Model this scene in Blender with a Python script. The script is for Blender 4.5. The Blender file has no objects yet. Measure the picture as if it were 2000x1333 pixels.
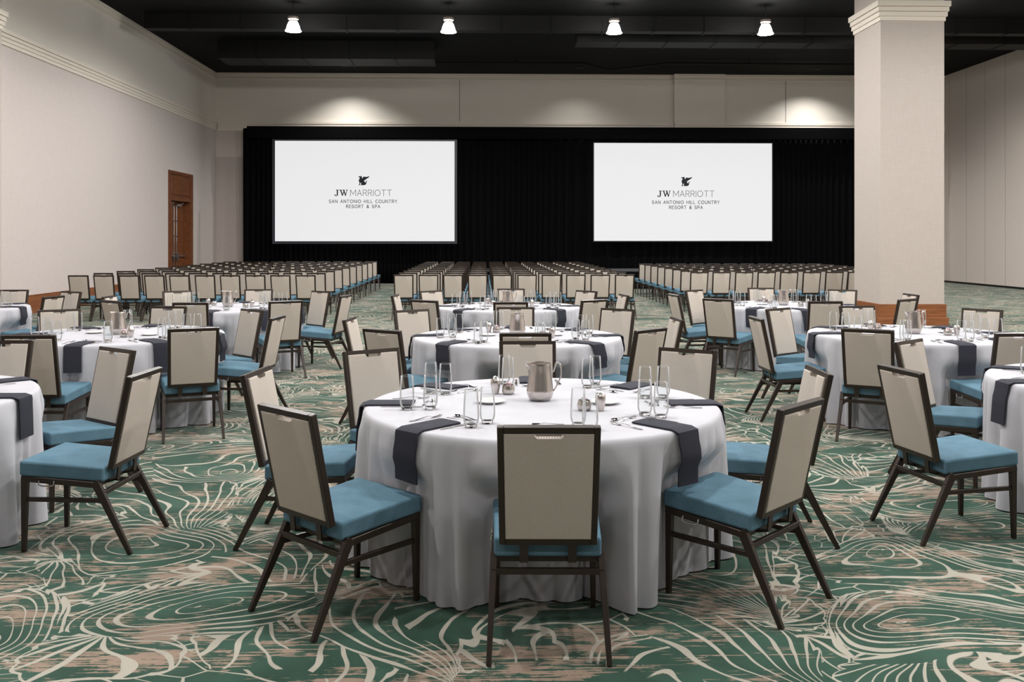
import bpy, bmesh, math, random
from mathutils import Vector, Matrix
random.seed(7)
PI = math.pi
sc = bpy.context.scene
C = sc.collection

# ------------------------------------------------------------------ camera
F_PX, CAM_H, HOR = 1812.0, 1.619, 467.0
YAW = math.atan(51 / F_PX)
cam_d = bpy.data.cameras.new('camera')
cam = bpy.data.objects.new('camera', cam_d)
C.objects.link(cam)
cam.location = (0, 0, CAM_H)
cam.rotation_euler = (PI / 2, 0, -YAW)
cam_d.sensor_width = 36
cam_d.lens = F_PX / 2000 * 36
cam_d.shift_y = -(666.5 - HOR) / 2000
cam_d.clip_end = 120
sc.camera = cam
# ------------------------------------------------------------------ world, exposure
w = bpy.data.worlds.new('world'); sc.world = w; w.use_nodes = True
w.node_tree.nodes['Background'].inputs[0].default_value = (1, .95, .9, 1)
w.node_tree.nodes['Background'].inputs[1].default_value = 0.02
sc.view_settings.view_transform = 'Standard'
sc.view_settings.look = 'None'
sc.view_settings.exposure = -0.07
sc.view_settings.gamma = 1
sc.view_settings.use_curve_mapping = False
sc.cycles.max_bounces = 8
sc.cycles.transparent_max_bounces = 24
sc.cycles.caustics_reflective = False
sc.cycles.caustics_refractive = False
sc.cycles.sample_clamp_indirect = 4
# ------------------------------------------------------------------ lamp powers
LAMP_W = 560.0
LAMP_COL = (1.0, 0.972, 0.955)

def in_view(x, y, z, m=60):
    s_, c_ = math.sin(YAW), math.cos(YAW)
    d = x * s_ + y * c_
    if d < .3: return False
    u = 1000 + F_PX * (x * c_ - y * s_) / d
    v = HOR + F_PX * (CAM_H - z) / d
    return -m < u < 2000 + m and -m < v < 1333 + m

# ------------------------------------------------------------------ materials
def lin(c):
    return tuple(((v / 255) / 12.92 if v / 255 <= .04045 else ((v / 255 + .055) / 1.055) ** 2.4) for v in c) + (1,)

def mat(name, col, rough=.6, metal=0., spec=.5, emis=None, es=0.):
    m = bpy.data.materials.new(name); m.use_nodes = True
    b = m.node_tree.nodes['Principled BSDF']
    b.inputs['Base Color'].default_value = col if len(col) == 4 else tuple(col) + (1,)
    b.inputs['Roughness'].default_value = rough
    b.inputs['Metallic'].default_value = metal
    b.inputs['Specular IOR Level'].default_value = spec
    if emis:
        b.inputs['Emission Color'].default_value = emis
        b.inputs['Emission Strength'].default_value = es
    return m

class NT:
    def __init__(s, m): s.t = m.node_tree; s.b = s.t.nodes['Principled BSDF']
    def n(s, ty, **k):
        x = s.t.nodes.new(ty)
        for a, v in k.items(): setattr(x, a, v)
        return x
    def l(s, a, b): s.t.links.new(a, b)
    def setin(s, x, i, v):
        if hasattr(v, 'is_linked') or isinstance(v, bpy.types.NodeSocket): s.l(v, x.inputs[i])
        elif v is not None: x.inputs[i].default_value = v
    def m(s, op, a, b=None, c=None, clamp=False):
        x = s.n('ShaderNodeMath', operation=op, use_clamp=clamp)
        s.setin(x, 0, a); s.setin(x, 1, b); s.setin(x, 2, c)
        return x.outputs[0]
    def v(s, op, a, b=None, scale=None):
        x = s.n('ShaderNodeVectorMath', operation=op)
        s.setin(x, 0, a); s.setin(x, 1, b)
        if scale is not None: s.setin(x, 3, scale)
        return x.outputs['Value'] if op in ('LENGTH', 'DOT_PRODUCT', 'DISTANCE') else x.outputs[0]
    def noise(s, vec, scale, detail=2, rough=.5, dim='3D', out=0):
        x = s.n('ShaderNodeTexNoise', noise_dimensions=dim)
        s.l(vec, x.inputs['Vector']); x.inputs['Scale'].default_value = scale
        x.inputs['Detail'].default_value = detail; x.inputs['Roughness'].default_value = rough
        return x.outputs[out]
    def mix(s, f, a, b):
        x = s.n('ShaderNodeMix', data_type='RGBA')
        s.setin(x, 0, f); s.setin(x, 6, a); s.setin(x, 7, b)
        return x.outputs[2]
    def step(s, v, lo, hi):
        x = s.n('ShaderNodeMapRange', interpolation_type='SMOOTHSTEP')
        s.setin(x, 0, v); s.setin(x, 1, lo); s.setin(x, 2, hi)
        return x.outputs[0]
    def bump(s, h, strength, dist):
        x = s.n('ShaderNodeBump'); x.inputs['Strength'].default_value = strength
        x.inputs['Distance'].default_value = dist
        s.l(h, x.inputs['Height']); s.l(x.outputs[0], s.b.inputs['Normal'])

M = {}
M['frame'] = mat('dark_bronze_metal', lin((53, 43, 36)), .38, .35)
M['chrome'] = mat('chrome', (.75, .75, .75), .15, 1)
M['steel'] = mat('brushed_steel', lin((206, 199, 194)), .26, 1)
M['cutlery'] = mat('polished_steel', lin((200, 198, 196)), .12, 1)
M['porcelain'] = mat('white_porcelain', (.85, .84, .82), .15)
M['napkin'] = mat('charcoal_cloth', lin((50, 51, 60)), .85, spec=.2)
M['packet'] = mat('pink_paper', lin((235, 190, 200)), .7)
M['packet_white'] = mat('white_paper', (.8, .8, .78), .7)
M['ceiling'] = mat('black_paint', (.0012, .0012, .0013), .85, spec=.2)
M['duct'] = mat('black_duct', (.0020, .0020, .0021), .6, spec=.3)
M['trim_paint'] = mat('trim_paint', lin((230, 221, 208)), .6)
M['upper_paint'] = mat('upper_paint', lin((226, 220, 210)), .8)
M['black'] = mat('black', (.008, .008, .008), .6)
M['screenframe'] = mat('screen_frame', lin((38, 40, 50)), .4)
M['screen'] = mat('lit_screen', (.1, .1, .1), .8, emis=(1, 1, 1.01, 1), es=.80)
M['ink'] = mat('ink', lin((52, 56, 60)), .9, spec=.1)
M['ink_light'] = mat('thin_ink', lin((85, 88, 92)), .9, spec=.1, emis=lin((85, 88, 92)), es=.4)
M['lampglass'] = mat('lamp_glass', (.8, .8, .8), .4, emis=(1, .97, .93, 1), es=60)
M['lamphouse'] = mat('lamp_housing', lin((150, 140, 130)), .5, .3)
M['table_ply'] = mat('table_plywood', lin((150, 120, 85)), .6)
M['stage'] = mat('stage_deck', lin((60, 60, 62)), .5)

# glass: thin wall (clear, reflecting at grazing angles) and a solid foot
g = bpy.data.materials.new('thin_glass'); g.use_nodes = True; t = g.node_tree; t.nodes.clear()
o_ = t.nodes.new('ShaderNodeOutputMaterial'); mx = t.nodes.new('ShaderNodeMixShader')
tr = t.nodes.new('ShaderNodeBsdfTransparent'); gl = t.nodes.new('ShaderNodeBsdfGlossy'); lw = t.nodes.new('ShaderNodeLayerWeight')
tr.inputs[0].default_value = (.975, .98, .98, 1); gl.inputs['Roughness'].default_value = .03
lw.inputs[0].default_value = .17
t.links.new(lw.outputs['Fresnel'], mx.inputs[0]); t.links.new(tr.outputs[0], mx.inputs[1])
ms2 = t.nodes.new('ShaderNodeMixShader'); ms2.inputs[0].default_value = .25; tl = t.nodes.new('ShaderNodeBsdfTranslucent'); tl.inputs[0].default_value = (.95, .95, .96, 1)  # white put into the glass edges in place of refracted light
t.links.new(gl.outputs[0], ms2.inputs[1]); t.links.new(tl.outputs[0], ms2.inputs[2])
t.links.new(ms2.outputs[0], mx.inputs[2]); t.links.new(mx.outputs[0], o_.inputs[0])
M['glass'] = g
gb = mat('solid_glass', (1, 1, 1), .02); gb.node_tree.nodes['Principled BSDF'].inputs['Transmission Weight'].default_value = 1
gb.node_tree.nodes['Principled BSDF'].inputs['IOR'].default_value = 1.48
M['glass_solid'] = gb

# blue seat fabric
m = mat('blue_fabric', lin((80, 126, 150)), .9, spec=.15); n = NT(m)
tc = n.n('ShaderNodeTexCoord').outputs['Object']
nz = n.noise(tc, 260, 3); nz2 = n.noise(tc, 9, 3)
f = n.m('ADD', n.m('MULTIPLY', nz, .6), n.m('MULTIPLY', nz2, .4))
n.l(n.mix(n.step(f, .3, .7), lin((82, 112, 129)), lin((101, 135, 152))), n.b.inputs['Base Color'])
n.bump(nz, .25, .002); M['blue'] = m

# woven grey-beige back fabric
def weave(name, c0, c1):
    m = mat(name, c0, .85, spec=.15); n = NT(m)
    tc = n.n('ShaderNodeTexCoord').outputs['Object']
    sp = n.n('ShaderNodeSeparateXYZ'); n.l(tc, sp.inputs[0])
    k = 2 * PI / .0105
    a = n.m('SINE', n.m('MULTIPLY', sp.outputs[0], k)); b = n.m('SINE', n.m('MULTIPLY', sp.outputs[2], k * 1.1))
    h = n.m('MULTIPLY', a, b)
    h2 = n.m('ADD', n.m('MULTIPLY', h, .5), .5)
    nz = n.noise(tc, 300, 2)
    hh = n.m('ADD', n.m('MULTIPLY', h2, .7), n.m('MULTIPLY', nz, .3))
    n.l(n.mix(n.step(hh, .25, .7), c1, c0), n.b.inputs['Base Color'])
    n.bump(hh, .4, .003)
    return m
M['weave'] = weave('woven_back_fabric', lin((214, 205, 194)), lin((168, 157, 145)))

# table linen
m = mat('grey_table_linen', lin((224, 221, 224)), .8, spec=.2); n = NT(m)
tc = n.n('ShaderNodeTexCoord').outputs['Object']
nz = n.noise(tc, 700, 2); nz2 = n.noise(tc, 5, 4)
n.l(n.mix(nz2, lin((180, 180, 186)), lin((197, 197, 203))), n.b.inputs['Base Color'])
n.b.inputs['Sheen Weight'].default_value = .15
n.bump(n.m('ADD', n.m('MULTIPLY', nz, .2), nz2), .12, .01); M['linen'] = m

# wall covering: linen-like wallpaper
def wallmat(name, col, col2, seam=None, sc_=60):
    m = mat(name, col, .85, spec=.2); n = NT(m)
    tc = n.n('ShaderNodeTexCoord').outputs['Object']
    mp = n.n('ShaderNodeMapping'); n.l(tc, mp.inputs[0]); mp.inputs['Scale'].default_value = (1, 1, 14)
    mp2 = n.n('ShaderNodeMapping'); n.l(tc, mp2.inputs[0]); mp2.inputs['Scale'].default_value = (14, 14, 1)
    a = n.noise(mp.outputs[0], 6, 4, .65); b = n.noise(mp2.outputs[0], 6, 4, .65)
    f = n.m('MULTIPLY', n.m('ADD', a, b), .5)
    colr = n.mix(n.step(f, .35, .65), col, col2)
    if seam:
        ax, pitch, off, wd = seam
        sp = n.n('ShaderNodeSeparateXYZ'); n.l(tc, sp.inputs[0])
        fr = n.m('FRACT', n.m('DIVIDE', n.m('ADD', sp.outputs[ax], off), pitch))
        d = n.m('MULTIPLY', n.m('ABSOLUTE', n.m('SUBTRACT', fr, .5)), pitch)
        colr = n.mix(n.step(d, wd, wd + .01), lin((186, 176, 167)), colr)
    n.l(colr, n.b.inputs['Base Color'])
    n.bump(f, .15, .01)
    return m
M['wall'] = wallmat('wall_covering', lin((208, 199, 194)), lin((201, 191, 186)))
M['wall_back'] = wallmat('wall_covering_back', lin((212, 203, 194)), lin((206, 196, 186)))
M['panel'] = wallmat('grey_panel_fabric', lin((190, 180, 174)), lin((182, 172, 165)))
M['partition'] = wallmat('folding_partition_fabric', lin((222, 212, 203)), lin((215, 204, 195)), seam=(1, 1.24, .2, .012))
M['column'] = wallmat('column_covering', lin((194, 184, 177)), lin((187, 177, 169)))

# wood
def woodmat(name, c0, c1, axis=0):
    m = mat(name, c0, .35, spec=.5); n = NT(m)
    tc = n.n('ShaderNodeTexCoord').outputs['Object']
    mp = n.n('ShaderNodeMapping'); n.l(tc, mp.inputs[0])
    s_ = [9, 9, 9]; s_[axis] = .7; mp.inputs['Scale'].default_value = s_
    a = n.noise(mp.outputs[0], 2.2, 6, .65)
    n.l(n.mix(n.step(a, .3, .7), c0, c1), n.b.inputs['Base Color'])
    return m
M['wood'] = woodmat('cherry_wood', lin((122, 72, 42)), lin((146, 92, 58)), 1)
M['wood_col'] = woodmat('cherry_wood_plinth', lin((122, 72, 40)), lin((150, 94, 56)), 0)
m = woodmat('door_veneer', lin((98, 56, 30)), lin((126, 76, 42)), 1); n = NT(m)
M['wood_door'] = m

# velvet drape
m = mat('black_drape_cloth', (.0035, .0035, .0042), .95, spec=.05); M['drape'] = m

# --- carpet: green ground, worn tan streaks, cream shell and petal line work
def carpet():
    m = mat('patterned_carpet', lin((40, 90, 66)), .95, spec=.05); n = NT(m)
    tc = n.n('ShaderNodeTexCoord').outputs['Object']
    wn = n.noise(tc, .95, 0, .5, out=1)
    wv = n.v('SCALE', n.v('SUBTRACT', wn, (.5, .5, .5)), scale=.95)
    wn2 = n.noise(tc, 3.6, 0, .5, out=1)
    wv2 = n.v('SCALE', n.v('SUBTRACT', wn2, (.5, .5, .5)), scale=.10)
    P0 = n.v('ADD', n.v('ADD', tc, wv), wv2)
    thick = n.step(n.noise(tc, 3.4, 2), .35, .7)          # line weight drifts
    width = n.m('ADD', n.m('MULTIPLY', thick, .0075), .0038)
    def layer(scale, off, cr_, kbase, nbase, present, ringp):
        P = n.v('MULTIPLY', n.v('ADD', P0, off), (1, 1, 0))
        vo = n.n('ShaderNodeTexVoronoi', voronoi_dimensions='2D', feature='F1')
        n.l(P, vo.inputs['Vector']); vo.inputs['Scale'].default_value = scale
        vo.inputs['Randomness'].default_value = .9
        sp = n.n('ShaderNodeSeparateXYZ'); n.l(n.v('SUBTRACT', P, vo.outputs['Position']), sp.inputs[0])
        cr = n.n('ShaderNodeSeparateColor'); n.l(vo.outputs['Color'], cr.inputs[0])
        R1, R2, R3 = cr.outputs
        ang0 = n.m('MULTIPLY', R3, 2 * PI)
        ca, sa = n.m('COSINE', ang0), n.m('SINE', ang0)
        # shell axes: u along the shell, v across it
        u = n.m('ADD', n.m('MULTIPLY', sp.outputs[0], ca), n.m('MULTIPLY', sp.outputs[1], sa))
        v = n.m('SUBTRACT', n.m('MULTIPLY', sp.outputs[1], ca), n.m('MULTIPLY', sp.outputs[0], sa))
        ring = n.m('GREATER_THAN', R1, ringp)
        # the ribs run out of a pole at one end of the shell
        uo = n.m('ADD', u, n.m('MULTIPLY', n.m('SUBTRACT', 1.12, n.m('MULTIPLY', ring, .85)), cr_))
        vb = n.m('ADD', v, n.m('MULTIPLY', n.m('MULTIPLY', u, u), n.m('MULTIPLY', n.m('SUBTRACT', R1, .4), 2.2)))
        r = n.m('ADD', n.m('SQRT', n.m('ADD', n.m('MULTIPLY', uo, uo), n.m('MULTIPLY', n.m('MULTIPLY', vb, vb), n.m('ADD', 1, n.m('MULTIPLY', ring, .9))))), .003)
        th = n.m('DIVIDE', n.m('ARCTAN2', vb, uo), 2 * PI)
        N = n.m('ADD', n.m('MULTIPLY', ring, -nbase), nbase)
        ecc = n.m('MULTIPLY', ring, .52)
        K = n.m('ADD', n.m('MULTIPLY', ring, kbase - 1.2), 1.2)
        jit = n.m('MULTIPLY', n.noise(tc, 3, 1), .9)
        ph = n.m('ADD', n.m('ADD', n.m('MULTIPLY', th, N), n.m('MULTIPLY', n.m('SUBTRACT', r, n.m('MULTIPLY', uo, ecc)), K)), jit)
        fr = n.m('ABSOLUTE', n.m('SUBTRACT', n.m('FRACT', n.m('ADD', ph, 80)), .5))
        gx = n.m('DIVIDE', N, n.m('MULTIPLY', r, 2 * PI))
        grad = n.m('SQRT', n.m('ADD', n.m('MULTIPLY', gx, gx), n.m('MULTIPLY', n.m('MULTIPLY', K, K), n.m('SUBTRACT', n.m('ADD', 1, n.m('MULTIPLY', ecc, ecc)), n.m('MULTIPLY', 2, n.m('MULTIPLY', ecc, n.m('DIVIDE', uo, r)))))))
        dist = n.m('DIVIDE', fr, grad)
        # scalloped outline of the shell
        v2 = n.m('MULTIPLY', v, 1.35)
        rc = n.m('SQRT', n.m('ADD', n.m('MULTIPLY', u, u), n.m('MULTIPLY', v2, v2)))
        sca = n.m('ABSOLUTE', n.m('SINE', n.m('MULTIPLY', ph, PI)))
        lim = n.m('MULTIPLY', n.m('ADD', n.m('MULTIPLY', sca, .10), n.m('ADD', n.m('MULTIPLY', R2, .5), .85)), cr_)
        inside = n.m('LESS_THAN', rc, lim)
        edge = n.m('ABSOLUTE', n.m('SUBTRACT', rc, lim))
        on = n.m('LESS_THAN', R2, present)
        lw_ = n.m('MULTIPLY', width, n.m('MINIMUM', 1.15, n.m('ADD', .3, n.m('MULTIPLY', n.m('DIVIDE', r, cr_), .75))))
        lineA = n.m('MULTIPLY', n.m('SUBTRACT', 1, n.step(dist, lw_, n.m('ADD', lw_, .0025))), inside)
        lineB = n.m('SUBTRACT', 1, n.step(edge, width, n.m('ADD', width, .003)))
        return n.m('MULTIPLY', n.m('MAXIMUM', lineA, lineB), on), n.m('MULTIPLY', inside, on)
    L1, I1 = layer(1.32, (0, 0, 0), .41, 13, 30, .95, .52)
    L2, I2 = layer(2.1, (7.3, 3.1, 0), .23, 22, 22, .8, .6)
    L2 = n.m('MULTIPLY', L2, n.m('SUBTRACT', 1, I1))
    # loose branching veins between the shells
    def veins(sc_, off, th_):
        vv = n.n('ShaderNodeTexVoronoi', voronoi_dimensions='2D', feature='DISTANCE_TO_EDGE')
        n.l(n.v('MULTIPLY', n.v('ADD', P0, off), (1, 1.6, 0)), vv.inputs['Vector']); vv.inputs['Scale'].default_value = sc_
        return n.m('SUBTRACT', 1, n.step(vv.outputs['Distance'], n.m('MULTIPLY', width, th_), n.m('ADD', n.m('MULTIPLY', width, th_), .007)))
    L3 = n.m('MULTIPLY', n.m('MAXIMUM', veins(3.3, (0, 0, 0), 2.4), n.m('MULTIPLY', veins(5.5, (3, 2, 0), 3.2), n.step(n.noise(tc, .9, 1), .5, .52))), n.m('SUBTRACT', 1, n.m('MAXIMUM', I1, I2)))
    bz = n.noise(n.v('MULTIPLY', n.v('ADD', tc, (11, 5, 0)), (.7, 1.1, 1)), .95, 2)
    blank = n.step(bz, .37, .39)
    lines = n.m('MULTIPLY', n.m('MAXIMUM', n.m('MAXIMUM', L1, L3), L2), blank)
    # worn tan patches: cross-wise streaks and ragged blotches
    mp = n.n('ShaderNodeMapping'); n.l(tc, mp.inputs[0]); mp.inputs['Scale'].default_value = (3.0, 70, 1)
    st = n.noise(mp.outputs[0], 1.0, 3, .6)
    mp3 = n.n('ShaderNodeMapping'); n.l(tc, mp3.inputs[0]); mp3.inputs['Scale'].default_value = (1.3, 2.4, 1)
    bl = n.noise(mp3.outputs[0], 2.6, 6, .68)
    bl2 = n.noise(mp3.outputs[0], .9, 2, .5)
    tan = n.m('ADD', n.m('MULTIPLY', bl, .55), n.m('ADD', n.m('MULTIPLY', st, .42), n.m('MULTIPLY', bl2, .3)))
    tanf = n.step(tan, .668, .678)
    dk = n.noise(tc, 3.0, 3)
    green = n.mix(n.step(dk, .35, .65), lin((44, 72, 59)), lin((55, 87, 73)))
    c1 = n.mix(tanf, green, lin((158, 137, 120)))
    c2 = n.mix(lines, c1, lin((184, 178, 164)))
    fz = n.noise(tc, 420, 2)
    c3 = n.mix(n.m('MULTIPLY', fz, .35), c2, n.v('MULTIPLY', c2, (.55, .55, .55)))
    n.l(c3, n.b.inputs['Base Color'])
    n.b.inputs['Sheen Weight'].default_value = .24; n.b.inputs['Sheen Roughness'].default_value = .4; n.b.inputs['Sheen Tint'].default_value = (.85, .97, .9, 1)
    n.bump(n.m('ADD', fz, n.m('MULTIPLY', lines, .6)), .5, .004)
    return m
M['carpet'] = carpet()

# ------------------------------------------------------------------ mesh helpers
def new(name, bm, m, parent=None, smooth=False, loc=None, rot=None):
    me = bpy.data.meshes.new(name)
    bmesh.ops.recalc_face_normals(bm, faces=bm.faces)
    bm.to_mesh(me); bm.free()
    mats = m if isinstance(m, (list, tuple)) else [m]
    for k in mats: me.materials.append(M[k] if isinstance(k, str) else k)
    if smooth:
        for p in me.polygons: p.use_smooth = True
        if smooth == 'auto':
            try: me.set_sharp_from_angle(angle=math.radians(38))
            except Exception: pass
    o = bpy.data.objects.new(name, me); C.objects.link(o)
    if parent: o.parent = parent
    if loc: o.location = loc
    if rot: o.rotation_euler = rot
    return o
def BM(): return bmesh.new()
def box(bm, x0, x1, y0, y1, z0, z1, bev=0, seg=2):
    r = bmesh.ops.create_cube(bm, size=1)
    vs = r['verts']
    for v in vs:
        v.co = Vector(((x0 + x1) / 2 + v.co.x * (x1 - x0), (y0 + y1) / 2 + v.co.y * (y1 - y0), (z0 + z1) / 2 + v.co.z * (z1 - z0)))
    if bev:
        es = list({e for v in vs for e in v.link_edges})
        bmesh.ops.bevel(bm, geom=es, offset=bev, segments=seg, profile=.5, affect='EDGES')
    return vs
def bar(bm, a, b, wa, da, wb=None, db=None, up=(0, 0, 1), bev=0):
    """rectangular bar from a to b, cross-section wa x da tapering to wb x db"""
    a, b = Vector(a), Vector(b); wb = wb or wa; db = db or da
    d = (b - a).normalized(); u = Vector(up)
    if abs(d.dot(u)) > .98: u = Vector((0, 1, 0))
    s_ = d.cross(u).normalized(); t_ = s_.cross(d).normalized()
    vs = []
    for p, w_, h_ in ((a, wa, da), (b, wb, db)):
        for i, j in ((-1, -1), (1, -1), (1, 1), (-1, 1)):
            vs.append(bm.verts.new(p + s_ * (i * w_ / 2) + t_ * (j * h_ / 2)))
    fs = [(0, 1, 2, 3), (7, 6, 5, 4)] + [(k, k + 4, (k + 1) % 4 + 4, (k + 1) % 4) for k in range(4)]
    faces = [bm.faces.new([vs[i] for i in f_]) for f_ in fs]
    if bev:
        es = list({e for f_ in faces for e in f_.edges})
        bmesh.ops.bevel(bm, geom=es, offset=bev, segments=1, affect='EDGES')
def tube(bm, pts, r, seg=10, cap=True):
    pts = [Vector(p) for p in pts]; rings = []
    rr = r if isinstance(r, (list, tuple)) else [r] * len(pts)
    prev = None
    for i, p in enumerate(pts):
        d = (pts[min(i + 1, len(pts) - 1)] - pts[max(i - 1, 0)]).normalized()
        if prev is None:
            u = Vector((0, 0, 1)) if abs(d.z) < .9 else Vector((1, 0, 0))
            prev = d.cross(u).normalized()
        s_ = (prev - d * prev.dot(d)).normalized(); prev = s_; t_ = d.cross(s_)
        rings.append([bm.verts.new(p + (s_ * math.cos(2 * PI * k / seg) + t_ * math.sin(2 * PI * k / seg)) * rr[i]) for k in range(seg)])
    for a, b in zip(rings, rings[1:]):
        for k in range(seg): bm.faces.new((a[k], a[(k + 1) % seg], b[(k + 1) % seg], b[k]))
    if cap: bm.faces.new(rings[0][::-1]); bm.faces.new(rings[-1])
def lathe(bm, prof, seg=32, flute=None, cx=0, cy=0):
    rings = []
    for i, (r, z) in enumerate(prof):
        if r < 1e-5: rings.append([bm.verts.new((cx, cy, z))]); continue
        ring = []
        for k in range(seg):
            a = 2 * PI * k / seg
            q = r * (1 + (flute(a, z) if flute else 0))
            ring.append(bm.verts.new((cx + q * math.cos(a), cy + q * math.sin(a), z)))
        rings.append(ring)
    for a, b in zip(rings, rings[1:]):
        if len(a) == 1 and len(b) == 1: continue
        for k in range(seg):
            k2 = (k + 1) % seg
            if len(a) == 1: bm.faces.new((a[0], b[k2], b[k]))
            elif len(b) == 1: bm.faces.new((a[k], a[k2], b[0]))
            else: bm.faces.new((a[k], a[k2], b[k2], b[k]))
def prism(bm, pts, y0, y1, ax=1):
    """polygon in the x-z plane extruded along y"""
    A = [bm.verts.new((p[0], y0, p[1])) for p in pts]; B = [bm.verts.new((p[0], y1, p[1])) for p in pts]
    fa = bm.faces.new(A); fb = bm.faces.new(B[::-1]); n_ = len(pts)
    sd = [bm.faces.new((A[(i + 1) % n_], A[i], B[i], B[(i + 1) % n_])) for i in range(n_)]
    return fa, fb, sd
def empty(name, loc=(0, 0, 0), rz=0):
    o = bpy.data.objects.new(name, None); C.objects.link(o); o.location = loc; o.rotation_euler = (0, 0, rz)
    o.empty_display_size = .1
    return o
def tag(o, label, cat, group=None):
    o['label'] = label; o['category'] = cat
    if group: o['group'] = group
    return o
def struct(o): o['kind'] = 'structure'; return o
KIDS = {}
def copy_tree(root):
    """copy a thing with its parts and their sub-parts"""
    r = root.copy(); C.objects.link(r)
    def rec(src, dst):
        for ch in KIDS.setdefault(src.name, list(src.children)):
            c = ch.copy(); C.objects.link(c); c.parent = dst
            rec(ch, c)
    rec(root, r)
    return r
def put(proto, loc, rz, label, cat, group=None):
    """first use moves the prototype itself, later uses copy it"""
    if not proto.get('used'):
        KIDS[proto.name] = list(proto.children)
        for ch in proto.children: KIDS[ch.name] = list(ch.children)
        o = proto; o['used'] = 1
    else: o = copy_tree(proto)
    o.location = loc; o.rotation_euler = (0, 0, rz)
    tag(o, label, cat, group)
    return o

# ------------------------------------------------------------------ room
XL, XR, YB, YF, ZC = -9.90, 17.15, 34.30, -18.0, 7.72
bm = BM(); box(bm, XL - .3, XR + .3, YF - .3, YB + .3, -.12, 0); struct(new('floor', bm, 'carpet'))
bm = BM(); box(bm, XL - .3, XR + .3, YF - .3, YB + .3, ZC, ZC + .15); struct(new('ceiling', bm, 'ceiling'))
DY0, DY1, DZ = 29.20, 31.62, 3.78
bm = BM()
box(bm, XL - .3, XL, YF - .3, DY0, 0, 5.60); box(bm, XL - .3, XL, DY1, YB + .3, 0, 5.60); box(bm, XL - .3, XL, DY0, DY1, DZ, 5.60)
struct(new('wall_left', bm, 'wall'))
bm = BM(); box(bm, XL - .3, XL - .02, YF - .3, YB + .3, 5.60, ZC); struct(new('wall_left_upper', bm, 'upper_paint'))
bm = BM(); box(bm, XL, XR + .3, YB, YB + .3, 0, 5.60); struct(new('wall_back', bm, 'wall_back'))
bm = BM()
box(bm, XL - .02, 6.97, YB + .02, YB + .3, 5.60, ZC)
box(bm, 6.97, 8.85, YB - .16, YB + .3, 5.60, ZC); box(bm, 8.85, XR + .3, YB - .05, YB + .3, 5.60, ZC)
struct(new('wall_back_upper', bm, 'upper_paint'))
bm = BM(); box(bm, XR, XR + .3, YF - .3, YB, .07, ZC); struct(new('wall_right', bm, 'partition'))
bm = BM(); box(bm, XR + .01, XR + .29, YF - .3, YB, 0, .07); struct(new('baseboard_right', bm, 'black'))
bm = BM(); box(bm, XL - .3, XR + .3, YF - .3, YF, 0, ZC); struct(new('wall_front', bm, 'wall'))
# back wall: vertical joints
for i, x in enumerate((-.97, 11.16)):
    bm = BM(); yy = YB + .02 if x < 5 else YB - .05
    box(bm, x - .008, x + .008, yy - .004, yy + .002, 5.95, ZC - .22); struct(new('trim_%d' % (i + 11), bm, 'frame'))
# picture-rail moulding, stepped profile, on the left and back walls
def rail(name, along, p0, p1, face, sgn):
    bm = BM()
    for z0, z1, d in ((5.60, 5.675, .035), (5.675, 5.745, .06), (5.745, 5.755, .045), (5.755, 5.825, .075), (5.825, 5.835, .055), (5.835, 5.92, .095)):
        if along == 'y': box(bm, min(face, face + sgn * d), max(face, face + sgn * d), p0, p1, z0, z1)
        else: box(bm, p0, p1, min(face, face + sgn * d), max(face, face + sgn * d), z0, z1)
    return struct(new(name, bm, 'trim_paint'))
rail('trim_1', 'y', YF, YB, XL, 1)
rail('trim_2', 'x', XL + .095, 6.97, YB, -1)
rail('trim_3', 'x', 6.97, 8.85, YB - .16, -1)
rail('trim_4', 'x', 8.85, XR, YB - .05, -1)
def cove(name, along, p0, p1, face, sgn):
    bm = BM()
    for z0, z1, d in ((7.50, 7.54, .03), (7.54, 7.64, .012), (7.64, ZC, .05)):
        if along == 'y': box(bm, min(face, face + sgn * d), max(face, face + sgn * d), p0, p1, z0, z1)
        else: box(bm, p0, p1, min(face, face + sgn * d), max(face, face + sgn * d), z0, z1)
    return struct(new(name, bm, 'trim_paint'))
cove('trim_5', 'y', YF, YB, XL - .02, 1)
cove('trim_6', 'x', XL + .03, 6.97, YB + .02, -1)
cove('trim_7', 'x', 6.97, 8.85, YB - .16, -1)
cove('trim_8', 'x', 8.85, XR, YB - .05, -1)
# wood baseboard on the left wall
for i, (a, b) in enumerate(((YF, 17.02), (18.42, DY0 - .02), (DY1 + .02, YB))):
    bm = BM(); box(bm, XL, XL + .05, a, b, 0, .16); box(bm, XL, XL + .03, a, b, .16, .385); box(bm, XL, XL + .04, a, b, .385, .40)
    struct(new('baseboard_left' if i == 0 else 'baseboard_left.%03d' % i, bm, 'wood'))
# closed-off panel in the back left corner
bm = BM(); box(bm, XL + .02, -9.02, YB - .02, YB, 0, 4.62); struct(new('trim_9', bm, 'panel'))
bm = BM(); box(bm, -9.00, -8.6, YB - .05, YB, 0, 4.62); struct(new('trim_10', bm, 'panel'))

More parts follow.
